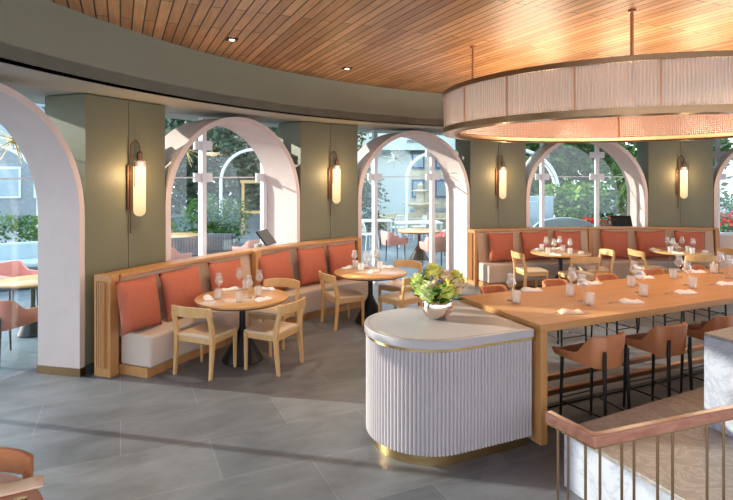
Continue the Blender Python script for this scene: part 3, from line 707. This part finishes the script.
# ------------------------------------------------------------------ stone ledge, block and railing
def Lr(p, along, perp, la=LA): return (p[0] + cos(la) * along - sin(la) * perp, p[1] + sin(la) * along + cos(la) * perp)
C0 = (1.40, 3.86); fe = R(27.5)
far = (C0[0] + cos(fe) * 3.4, C0[1] + sin(fe) * 3.4); nl = Lr(C0, 0, -1.7); nr = (far[0] + .3, nl[1] + .2)
led = thing('stone_ledge', 'low stone ledge with brown polished top and pale marble side behind the handrail', 'ledge')
MB().prism([C0, nl, nr, far], 0, .37).build('marble_base', M['marble'], led, 0, 0)
MB().prism([Lr(C0, -.012, .01), Lr(nl, -.012, 0), nr, (far[0], far[1] + .012)], .37, .40).build('stone_top', M['travertine'], led, .003)
b0 = at(704, 425, .40); bb = [b0, Lr(b0, 0, -.55), Lr(b0, 1.6, -.30), (b0[0] + cos(fe) * 1.7, b0[1] + sin(fe) * 1.7)]
blk = thing('marble_block', 'tall pale marble block with brown stone top standing on the stone ledge', 'stone block')
MB().prism(bb, .40, 1.04).build('marble_body', M['marble'], blk, .003, 0)
MB().prism(bb, 1.04, 1.065).build('stone_top', M['travertine'], blk, .003)
rl = thing('stair_railing', 'walnut handrail on slim brass balusters turning a corner in front of the stone ledge', 'railing')
ZR = 1.242; rc = (.842, 2.015); ra = (.737, 2.215); rb = (rc[0] + .94 * 1.9, rc[1] + .34 * 1.9)
hw = .017
def off(p, q, s):
    d = Vector((q[0] - p[0], q[1] - p[1])).normalized(); return (-d.y * s, d.x * s)
n1 = off(ra, rc, 1); n2 = off(rc, rb, 1); bx = Vector((n1[0] + n2[0], n1[1] + n2[1])); bx = bx / bx.length_squared * 2
def sec(p, n): return [(p[0] - n[0] * hw, p[1] - n[1] * hw, ZR - .044), (p[0] + n[0] * hw, p[1] + n[1] * hw, ZR - .044), (p[0] + n[0] * hw, p[1] + n[1] * hw, ZR), (p[0] - n[0] * hw, p[1] - n[1] * hw, ZR)]
MB().loft([sec(ra, n1), sec(rc, bx), sec(rb, n2)]).build('handrail', M['railwood'], rl, .005, 30)
MB().loft([[(p[0] - n[0] * .012, p[1] - n[1] * .012, ZR - .050), (p[0] + n[0] * .012, p[1] + n[1] * .012, ZR - .050), (p[0] + n[0] * .012, p[1] + n[1] * .012, ZR - .043), (p[0] - n[0] * .012, p[1] - n[1] * .012, ZR - .043)] for p, n in ((ra, n1), (rc, bx), (rb, n2))]).build('under_rail', M['brass'], rl, 0, 0)
def on_seg(px, A, B):
    s = (px - 366.5) / F; dx, dy = B[0] - A[0], B[1] - A[1]; t = (s * A[1] - A[0]) / (dx - s * dy); return (A[0] + dx * t, A[1] + dy * t)
bal = [on_seg(p, ra, rc) for p in (558, 568, 585.5)] + [on_seg(p, rc, rb) for p in (600, 621.8, 634, 657.6, 672.5, 707, 723.5, 752, 768)]
for x, y in bal: MB().tube([(x, y, 0), (x, y, ZR - .048)], .0055, 8).build('baluster', M['bronze'], rl)

# ------------------------------------------------------------------ table and chair in the near corner
FT = (-1.93, 2.07)
RT2 = thing('round_table', 'round table of glossy reddish wood in the near corner of the floor, mostly cut off', 'table', (*FT, 0), .2)
MB().lathe([(0, 0), (.235, 0), (.24, .012), (.05, .36), (.036, .40), (.036, .71), (0, .71)], 32).build('base', M['black'], RT2)
MB().lathe([(0, .71), (.60, .71), (.61, .716), (.61, .744), (.605, .75), (0, .75)], 64).build('tabletop', M['redwood'], RT2)
c = chair(-1.925, 2.475, .12, -1, 'reddish wood chair tucked behind the glossy table in the near corner'); c['group'] = 'chair in the near corner'
for k in kids(c):
    if k.name.split('.')[0] in ('backrest', 'leg', 'seat_frame'):
        k.data = k.data.copy(); k.data.materials[0] = M['redwood']
x, y = at(9, 490, .75); x2, y2 = x - .02, y - .02
o = tag(mk_napkin('napkinpeach'), 'peach folded napkin on the glossy table in the near corner', 'napkin'); o.location = (x, y, .75); o.rotation_euler = (0, 0, .55); o.scale = (1.3, 1.0, .8)
o = tag(mk_fork(), 'brass fork beside the peach napkin on the corner table', 'fork'); o.location = (x + .03, y - .11, .75); o.rotation_euler = (0, 0, .5); o.data.materials[0] = M['brass']

# ------------------------------------------------------------------ payment terminals and little sign on the sills
def terminal(px, py, r, lab, turn):
    a = ang(px, r); x, y = P(a, r); t = thing('payment_terminal', lab, 'screen', (x, y, .92), R(a - 90) + turn); t.scale = (1.25, 1.25, 1.2)
    MB().lathe([(0, 0), (.10, 0), (.10, .015), (.03, .03), (.025, .14), (0, .14)], 20).build('stand', M['silver'], t)
    s = MB().box((0, 0, 0), (.34, .022, .24)).build('screen', M['screen'], t, .006); s.location = (0, -.02, .22); s.rotation_euler = (R(-38), 0, 0)
    b = MB().box((0, .0, 0), (.16, .05, .13)).build('printer', M['whitemetal'], t, .006); b.location = (.0, .09, .07)
terminal(265, 240, 9.22, 'black tilted touch screen on a steel stand on the sill of the wide arched window', .5)
terminal(621, 218, 9.22, 'black tilted touch screen on a steel stand on the sill of the back window', -.2)
a = ang(288, 9.2); x, y = P(a, 9.2)
o = tag(MB().loft([[(-.09, -.06, 0), (-.09, .06, 0), (-.09, 0, .13)], [(.09, -.06, 0), (.09, .06, 0), (.09, 0, .13)]]).build('tent_card', M['darkgrey'], None, 0, 0), 'dark grey tent card standing on the wide window sill beside the arch jamb', 'sign')
o.location = (x, y, .92); o.rotation_euler = (0, 0, R(a - 90) + .5)

# ------------------------------------------------------------------ terrace: armchairs, tables, arches
def mk_arm(m): return lambda: bucket(thing('terrace_armchair', 'x', 'chair'), .58, .54, .40, .60, .76, M[m], 'chair', M['black'], .47, .52)
ARM, ARC = Kind(mk_arm('pink')), Kind(mk_arm('coral'))
GA = 'pink armchairs on the terrace'
ARC.put((-4.30, 6.56, 0), face(.3, .95), 'coral leather armchair seen from behind just outside the entrance archway', 'coral armchair outside the archway')
for x, y, fx, fy, lab in ((-5.75, 8.9, .9, -.3, 'pink leather armchair beyond the coral one outside the entrance archway'),
    (.70, 14.1, .8, .3, 'pink armchair on the planted side of the terrace table seen through the glazed doorway'),
    (1.62, 12.95, -.2, .95, 'pink armchair seen from behind, nearest through the glazed doorway'),
    (2.25, 15.1, -.9, -.3, 'pink armchair behind the terrace tables seen through the glazed doorway'),
    (-2.62, 12.3, -.8, .5, 'pink armchair beside the touch screen, outside the wide arched window'),
    (-4.0, 11.2, .5, .8, 'pink armchair low in the corner of the wide arched window, outside'),
    (8.35, 12.9, .9, .3, 'pink armchair outside the farthest arch beyond the last banquette')):
    ARM.put((x, y, 0), face(fx, fy), lab, GA)
for x, y, s, lab in ((1.38, 14.3, 1.05, 'round terrace table on black cone base seen through the glazed doorway'), (2.4, 12.75, .85, 'small round terrace table half hidden by the jamb of the glazed doorway'),
    (-4.62, 7.55, .8, 'small round terrace table beside the coral armchair outside the archway'), (-4.6, 13.2, 1.0, 'round terrace table behind the wicker chairs outside the wide window')):
    RT.put((x, y, 0), .5, lab, 'round tables on the terrace', (s, s, 1))
def mk_wire():
    t = thing('garden_chair', 'x', 'chair'); w = .22
    MB().box((0, 0, .44), (.44, .42, .025)).build('seat', M['whitemetal'], t, .008)
    for sx in (-1, 1):
        MB().tube([(sx * w, .19, .43), (sx * (w + .03), .23, 0)], .014, 6).build('leg', M['whitemetal'], t)
        MB().tube([(sx * w, -.19, .43), (sx * (w + .03), -.25, 0)], .014, 6).build('leg', M['whitemetal'], t)
    b = MB(); b.tube([(-w, -.2, .44), (-w, -.24, .70), (-w * .7, -.26, .82), (w * .7, -.26, .82), (w, -.24, .70), (w, -.2, .44)], .014, 6)
    for k in range(-3, 4): b.tube([(k * .055, -.2, .44), (k * .055, -.255, .80)], .008, 5)
    b.build('backrest', M['whitemetal'], t); return t
WC = Kind(mk_wire)
for x, y, fx, fy, lab in ((.05, 16.2, .8, .5, 'white metal garden chair nearest the door jamb, behind the pink armchairs'), (1.05, 18.35, -.5, -.8, 'white metal garden chair behind the table in the doorway view'), (1.75, 18.6, -.9, -.2, 'white metal garden chair in front of the stone fountain'), (2.6, 17.2, -.9, .3, 'white metal garden chair beside the outer mullion of the doorway'), (3.55, 15.9, .9, .2, 'white metal garden chair outside the back window beside the grey screen')):
    WC.put((x, y, 0), face(fx, fy), lab, 'white garden chairs')
def wtable(x, y, L, lab):
    t = thing('garden_table', lab, 'table', (x, y, 0), .1, 'white garden tables'); MB().box((0, 0, .73), (L, .8, .04)).build('tabletop', M['whitemetal'], t, .01)
    for sx in (-1, 1):
        for sy in (-1, 1): MB().box((sx * (L / 2 - .05), sy * .34, .355), (.05, .05, .71)).build('leg', M['whitemetal'], t)
wtable(.25, 17.6, 1.1, 'white garden table beyond the glazed doorway, beside the door jamb'); wtable(1.6, 16.9, 1.4, 'white garden table behind the pink armchairs in the doorway view'); wtable(3.9, 14.6, .9, 'white garden table in front of the grey screen outside the back window')
def mk_wick():
    t = thing('wicker_chair', 'x', 'chair'); MB().box((0, 0, .26), (.62, .58, .36)).build('seat', M['wicker'], t, .03)
    MB().box((0, -.27, .60), (.66, .08, .42)).build('backrest', M['wicker'], t, .03)
    for s in (-1, 1): MB().box((s * .31, 0, .52), (.07, .58, .20)).build('armrest', M['wicker'], t, .03)
    MB().box((0, 0, .04), (.5, .46, .08)).build('base', M['black'], t); return t
WK = Kind(mk_wick)
for x, y, fx, fy, lab in ((-4.05, 12.4, -.2, 1, 'grey wicker chair nearest the first mullion of the wide window, outside'), (-3.5, 13.2, 0, 1, 'grey wicker chair in the middle of the wide window, outside'), (-5.25, 12.7, .8, .5, 'grey wicker chair closest to the arch jamb in the wide window, outside')):
    WK.put((x, y, 0), face(fx, fy), lab, 'wicker chairs outside the wide window')
for x, y, r, zt, rz, lab in ((-9.9, 14.2, 1.2, 3.05, .5, 'pale arch standing in for a reflection outside the entrance archway'), (-3.95, 19.2, 1.2, 3.15, .2, 'white arch standing in for a reflection outside the wide arched window'),
                         (2.45, 19.6, 1.05, 3.05, 0, 'white arch standing in for a reflection outside the glazed doorway'), (4.65, 17.0, 1.35, 3.05, -.1, 'white arch standing in for a reflection outside the back window')):
    o = tag(arch_mb(r, .09, .45, zt).build('reflection_arch', M['whitemetal']), lab, 'arch', 'arches standing in for reflections'); o.location = (x, y, 0); o.rotation_euler = (0, 0, rz)  # solid arches standing in for reflections of the room's arches in the glass
# fountain
ft = thing('fountain', 'round sandstone fountain with carved column seen through the glazed doorway', 'fountain', (2.3, 23.2, 0)); ft.scale = (.85, .85, .68)
MB().lathe([(0, 0), (2.1, 0), (2.15, .55), (2.25, .60), (2.25, .70), (1.95, .70), (1.9, .2), (0, .2)], 40).build('basin', M['stone'], ft)
MB().lathe([(0, .2), (.5, .2), (.34, .5), (.26, 1.1), (.4, 1.25), (.9, 1.4), (.9, 1.48), (.25, 1.5), (.2, 2.1), (.45, 2.25), (.12, 2.35), (.16, 2.6), (0, 2.8)], 24).build('column', M['stone'], ft)
# buildings
bl = thing('shop_building', 'pale mint shop front with grey lettering beyond the glazed doorway', 'building', (0, 30, 0))
MB().box((.3, 2, 3.2), (4.2, 4, 6.4)).build('wall', M['mint'], bl)
MB().box((3.6, 1.4, 4.3), (9.0, 4, 1.5)).build('sign_band', M['mint'], bl)
MB().box((1.6, .9, 3.46), (5, 1.6, .14)).build('canopy', M['grey'], bl)
MB().box((-.6, -.03, 4.55), (3.0, .08, .6)).build('window', M['bluepaint'], bl)
tx = bpy.data.curves.new('lettering', 'FONT'); tx.body = 'mino be'; tx.size = .34; tx.extrude = .03
to = bpy.data.objects.new('lettering', tx); COL.objects.link(to); tx.materials.append(M['signgrey']); to.parent = bl; bpy.context.view_layer.update(); tm = bpy.data.meshes.new_from_object(to.evaluated_get(bpy.context.evaluated_depsgraph_get())); bpy.data.objects.remove(to)
to = bpy.data.objects.new('lettering', tm); COL.objects.link(to); to.parent = bl; to.rotation_euler = (pi / 2, 0, 0); to.location = (2.17, -.63, 3.95)
bo = thing('brick_building', 'ochre brick building with blue framed windows behind the fountain', 'building', (6.6, 36, 0))
MB().box((0, 2, 4.2), (8.2, 4, 8.4)).build('wall', M['ochre'], bo)
for i in range(5):
    for j in range(3):
        w = MB().box((-3.2 + i * 1.55, -.03, 1.3 + j * 1.9), (.85, .10, 1.2)).build('window', M['bluepaint'], bo)
        MB().box((-3.2 + i * 1.55, -.09, 1.3 + j * 1.9), (.62, .04, .95)).build('pane', M['bluegrey'], w)
gb = thing('office_building', 'grey building with pale window bands behind the entrance archway', 'building', (-23, 28, 0), .35)
MB().box((0, 2, 5), (16, 4, 10)).build('wall', M['grey'], gb)
for i in range(6):
    for j in range(3):
        w = MB().box((-6.4 + i * 2.5, -.03, 1.8 + j * 2.7), (1.9, .10, 1.7)).build('window', M['whiteframe'], gb); MB().box((-6.4 + i * 2.5, -.08, 1.8 + j * 2.7), (1.65, .04, 1.45)).build('pane', M['bluegrey'], w)
# screens, planters, pots
sc = thing('privacy_screen', 'blue grey panelled screen standing on the terrace outside the back window', 'screen', (4.75, 15.6, 0), -.1)
MB().box((0, 0, .80), (1.15, .10, 1.6)).build('panel', M['bluegrey'], sc, .01); MB().box((0, -.06, .80), (.9, .03, 1.3)).build('inner_panel', M['bluegrey'], sc, .01); MB().box((0, 0, .03), (1.2, .35, .06)).build('base', M['grey'], sc)
cb = thing('garden_bench', 'pale bench with arched back close outside the back window', 'bench', (4.86, 13.4, 0), -.1)
pts = [(-.75, 0)] + [(.75 * -cos(pi * k / 20), .86 + .30 * sin(pi * k / 20)) for k in range(21)] + [(.75, 0)]
m = MB().loft([[(x, y0, z) for x, z in pts] for y0 in (-.05, .05)]); m.build('backrest', M['bluegrey'], cb, .02); MB().box((0, .28, .40), (1.4, .5, .06)).build('seat', M['bluegrey'], cb, .01); MB().box((0, .45, .19), (1.2, .06, .38)).build('base', M['bluegrey'], cb)
pf = thing('pergola_frame', 'timber garden frame among the shrubs outside the wide arched window', 'frame', (-3.7, 20.6, 0), .1)
for sx in (-1, 1): MB().box((sx * .95, 0, 1.0), (.10, .10, 2.0)).build('post', M['chairwood'], pf)
MB().box((0, 0, 1.95), (2.1, .12, .12)).build('beam', M['chairwood'], pf); MB().box((0, 0, .8), (1.9, .06, .10)).build('rail', M['chairwood'], pf)
pl = thing('planter_box', 'dark grey planter box under the clipped hedge outside the entrance archway', 'planter', (-8.4, 12.2, 0), .5)
MB().box((0, 0, .30), (4.2, .8, .60)).build('box', M['darkgrey'], pl, .01); MB().box((0, 0, .62), (4.3, .9, .05)).build('rim', M['grey'], pl)
so = thing('terrace_sofa', 'dark grey outdoor sofa with pale cushions in front of the planter outside the archway', 'sofa', (-7.1, 10.6, 0), .5)
MB().box((0, 0, .20), (2.0, .8, .40)).build('base', M['darkgrey'], so, .02); MB().box((0, .34, .62), (2.0, .14, .44)).build('backrest', M['bluegrey'], so, .04); MB().box((0, -.04, .45), (1.9, .62, .12)).build('seat', M['bluegrey'], so, .04)

def starburst(px, py, r, m, lab):
    a = ang(px, r); x, y = P(a, r); z = HC + (HY - py) * y / F
    t = thing('starburst_pendant', lab, 'pendant lamp', (x, y, z), 0, 'starburst pendants under the terrace canopy')
    MB().tube([(0, 0, .03), (0, 0, ZS - z - .004)], .006, 6).build('rod', M[m], t)
    core(MB(), .05).build('hub', M[m], t); b = MB(); n = 22
    for k in range(n):
        zz = 1 - 2 * (k + .5) / n; q = sqrt(1 - zz * zz); b.tube([(.04 * q * cos(k * 2.4), .04 * q * sin(k * 2.4), .04 * zz), (.30 * q * cos(k * 2.4), .30 * q * sin(k * 2.4), .30 * zz)], [.007, .005], 5)
    b.build('spikes', M[m], t)
starburst(14, 140, 10.2, 'brass', 'gold starburst pendant under the canopy outside the entrance archway')
starburst(186, 150, 10.2, 'brass', 'gold starburst pendant under the canopy outside the wide arched window')
starburst(395, 158, 10.2, 'whitemetal', 'white starburst pendant under the canopy outside the glazed doorway')

# ------------------------------------------------------------------ planting
def leaves_mb(n, rx, ry, rz, s, droop=.3, shell=.55):
    m = MB(); lob = [(Vector((random.uniform(-.68, .68) * rx, random.uniform(-.6, .6) * ry, random.uniform(-.68, .68) * rz)), random.uniform(.35, .6)) for _ in range(14)]
    for _ in range(n):
        c, q = random.choice(lob); d = Vector((random.gauss(0, 1), random.gauss(0, 1), random.gauss(0, 1))).normalized() * random.uniform(shell, 1)
        p = c + Vector((d.x * rx * q, d.y * ry * q, d.z * rz * q))
        e = Vector((random.gauss(0, 1), random.gauss(0, 1), random.gauss(0, .6) - droop)).normalized(); u = e.cross(Vector((random.gauss(0, 1), random.gauss(0, 1), random.gauss(0, 1)))).normalized()
        k = s * random.uniform(.6, 1.3); m.add([p, p + e * k * .5 + u * k * .28, p + e * k, p + e * k * .5 - u * k * .28], [(0, 1, 2, 3)])
    return m
def tree(name, lab, x, y, zc, r, lm, n, s, trunk=True, grp='trees and shrubs in the garden', cat='tree'):
    t = thing(name, lab, cat, (x, y, 0), 0, grp)
    o = leaves_mb(n, r[0], r[1], r[2], s).build('crown', M[lm], t, smooth=0); o.location = (0, 0, zc)
    if trunk:
        m = MB(); m.tube([(0, 0, 0), (.08, 0, zc * .4), (-.05, .05, zc)], [.13, .10, .05], 8)
        for k in range(7):
            a = k * 2.4; m.tube([(0, 0, zc * (.5 + .05 * k)), (cos(a) * r[0] * .4, sin(a) * r[1] * .4, zc + r[2] * .2), (cos(a) * r[0] * .75, sin(a) * r[1] * .75, zc + r[2] * .55)], [.05, .03, .012], 5)
        m.build('trunk', M['bark'], t)
    return t
tree('garden_tree', 'tall grey green tree spreading behind the wide arched window', -4.4, 23, 4.2, (3.2, 1.4, 3.6), 'leafB', 6500, .26)
tree('garden_tree', 'autumn tinted tree beside the timber garden frame', -2.4, 26.0, 3.0, (2.6, 1.0, 2.6), 'leafD', 4000, .26)
tree('garden_tree', 'loose mid green tree behind the first mullion of the wide window', -10.6, 23, 3.8, (2.8, 1.4, 3.6), 'leafB', 5500, .26)
tree('garden_tree', 'bare branched pale tree high behind the top of the wide arched window', -6.3, 29.0, 6.0, (5.5, .9, 5.0), 'leafB', 7000, .30)
tree('garden_shrub', 'mid green shrub low behind the wicker chairs', -5.0, 17.2, .85, (1.3, .6, .8), 'leafA', 1800, .14, False, cat='shrub')
tree('garden_shrub', 'bright green shrub low behind the touch screen of the wide window', -2.0, 17.4, .8, (1.0, .5, .75), 'leafC', 1600, .14, False, cat='shrub')
tree('garden_shrub', 'clipped green hedge growing in the dark planter box', -8.4, 12.2, .95, (2.3, .55, .42), 'leafA', 2600, .10, False, cat='hedge')
tree('garden_shrub', 'feathery grey green shrub beside the shop front in the doorway view', -.2, 19.7, 1.15, (1.0, .5, 1.2), 'leafB', 2000, .15, False, cat='shrub')
tree('garden_tree', 'broad mid green tree filling the back window', 6.6, 19.5, 2.7, (2.7, 1.2, 2.8), 'leafA', 7000, .24)
tree('garden_tree', 'grey green tree behind the white arch in the back window', 6.8, 23.8, 3.2, (2.5, 1.0, 3.6), 'leafB', 6000, .26)
tree('garden_tree', 'dense dark tree behind the palm in the back window', 11.2, 20.8, 3.2, (2.4, 1.0, 3.6), 'leafA', 7000, .26)
tree('garden_tree', 'dark tree outside the farthest arch', 16.4, 19.5, 3.4, (3.2, 1.5, 3.6), 'leafA', 6500, .26)
tree('garden_shrub', 'yellow green leafy shrub growing over the flower pots in the back window', 6.0, 15.9, 1.32, (.85, .6, .80), 'leafC', 1700, .17, False, cat='shrub')
tree('garden_shrub', 'dark shrub with the garden chairs outside the farthest arch', 11.0, 15.8, 1.0, (1.2, .6, .9), 'leafA', 1600, .14, False, cat='shrub')
tree('ivy_hedge', 'tall grey green hedge closing the view behind the wide arched window', -8.8, 31, 3.6, (5.6, .8, 4.2), 'leafB', 9000, .42, False, cat='hedge')
tree('ivy_hedge', 'tall dark hedge closing the view behind the back window', 12.5, 26, 3.4, (6.5, .8, 4.0), 'leafA', 9000, .40, False, cat='hedge')
def palm(x, y, lab):
    t = thing('palm', lab, 'palm', (x, y, 0), 0, 'palms in the garden'); H = 2.0
    MB().tube([(-.5, 0, 0), (-.25, 0, 1.0), (0, 0, H)], [.16, .13, .10], 10).build('trunk', M['bark'], t)
    m = MB()
    for k in range(90):
        a = random.uniform(0, 2 * pi); el = random.uniform(-.5, 1.4); L = random.uniform(.9, 1.5); d = Vector((cos(a) * cos(el), sin(a) * cos(el), sin(el))); u = d.cross(Vector((0, 0, 1))).normalized(); b = Vector((0, 0, H)); w = .03
        a1 = b + d * L * .5; a2 = b + d * L - Vector((0, 0, L * .35)); m.add([b - u * w * .5, b + u * w * .5, a1 + u * w, a2, a1 - u * w], [(0, 1, 2, 4), (4, 2, 3)])
    m.build('fronds', M['leafC'], t, smooth=0)
palm(8.25, 16.6, 'spiky palm with slanting pale trunk behind the touch screen of the back window')
def flowerpot(x, y, lab, s=1):
    t = thing('flower_pot', lab, 'flower pot', (x, y, 0), 0, 'pots of red flowers')
    MB().lathe([(0, 0), (.20, 0), (.27, .50), (.30, .52), (.30, .58), (.26, .58), (0, .54)], 20).build('pot', M['pot'], t)
    o = leaves_mb(260, .34, .34, .2, .10).build('leaves', M['leafA'], t, smooth=0); o.location = (0, 0, .75)
    o = leaves_mb(170, .34, .34, .16, .09).build('blooms', M['redflower'], t, smooth=0); o.location = (0, 0, .92); t.scale = (s,) * 3
flowerpot(6.05, 14.9, 'pale pot of red flowers beside the arched bench in the back window'); flowerpot(6.75, 14.9, 'pale pot of red flowers beside the mullion in the back window'); flowerpot(9.6, 14.6, 'pale pot of red flowers outside the farthest arch', 1.2)

# ------------------------------------------------------------------ light
w = bpy.data.worlds.new('sky'); SC.world = w; w.use_nodes = True; nt = w.node_tree; nt.nodes.clear()
out = nt.nodes.new('ShaderNodeOutputWorld'); bg = nt.nodes.new('ShaderNodeBackground'); nt.links.new(bg.outputs[0], out.inputs[0])
tc = nt.nodes.new('ShaderNodeTexCoord'); sp = nt.nodes.new('ShaderNodeSeparateXYZ'); nt.links.new(tc.outputs['Generated'], sp.inputs[0])
rp = ramp(nt, [(.0, (.42, .42, .44)), (.48, (.62, .66, .72)), (.53, (.86, .93, 1.0)), (1.0, (.62, .78, 1.0))])
mr = nt.nodes.new('ShaderNodeMapRange'); mr.inputs[1].default_value = -1; mr.inputs[2].default_value = 1; nt.links.new(sp.outputs[2], mr.inputs[0]); nt.links.new(mr.outputs[0], rp.inputs[0]); nt.links.new(rp.outputs[0], bg.inputs[0])
bg.inputs[1].default_value = 1.65
sun = bpy.data.lights.new('sun', 'SUN'); sun.energy = 4.2; sun.color = (1, .90, .78); sun.angle = R(.8)
so_ = bpy.data.objects.new('sun', sun); COL.objects.link(so_)
so_.rotation_euler = Vector((.935, -.21, -.285)).to_track_quat('-Z', 'Y').to_euler()
# unseen point lamps inside the ring, off the fixture, added to brighten the ceiling
for k in range(8):
    a = 2 * pi * (k + .5) / 8; l = bpy.data.lights.new('ring_fill_lamp', 'POINT'); l.energy = 13; l.color = (1, .74, .50); l.shadow_soft_size = .25; l.specular_factor = .05
    o = bpy.data.objects.new('ring_fill_lamp', l); COL.objects.link(o); o.location = (RCX + 1.35 * cos(a), RCY + 1.35 * sin(a), 2.95)

cam = bpy.data.cameras.new('camera'); co = bpy.data.objects.new('camera', cam); COL.objects.link(co)
cam.sensor_width = 36; cam.lens = F / 733 * 36; cam.shift_y = -(250 - HY) / 733; cam.clip_start = .05; cam.clip_end = 300
co.location = (0, 0, HC); co.rotation_euler = (pi / 2, 0, 0); SC.camera = co
vs = SC.view_settings; vs.view_transform = 'Standard'; vs.look = 'None'; vs.exposure = 1.15; vs.gamma = 1; vs.use_curve_mapping = False
cy = SC.cycles; cy.max_bounces = 8; cy.transparent_max_bounces = 32; cy.glossy_bounces = 3; cy.diffuse_bounces = 4; cy.caustics_reflective = False; cy.caustics_refractive = False; cy.sample_clamp_indirect = 6
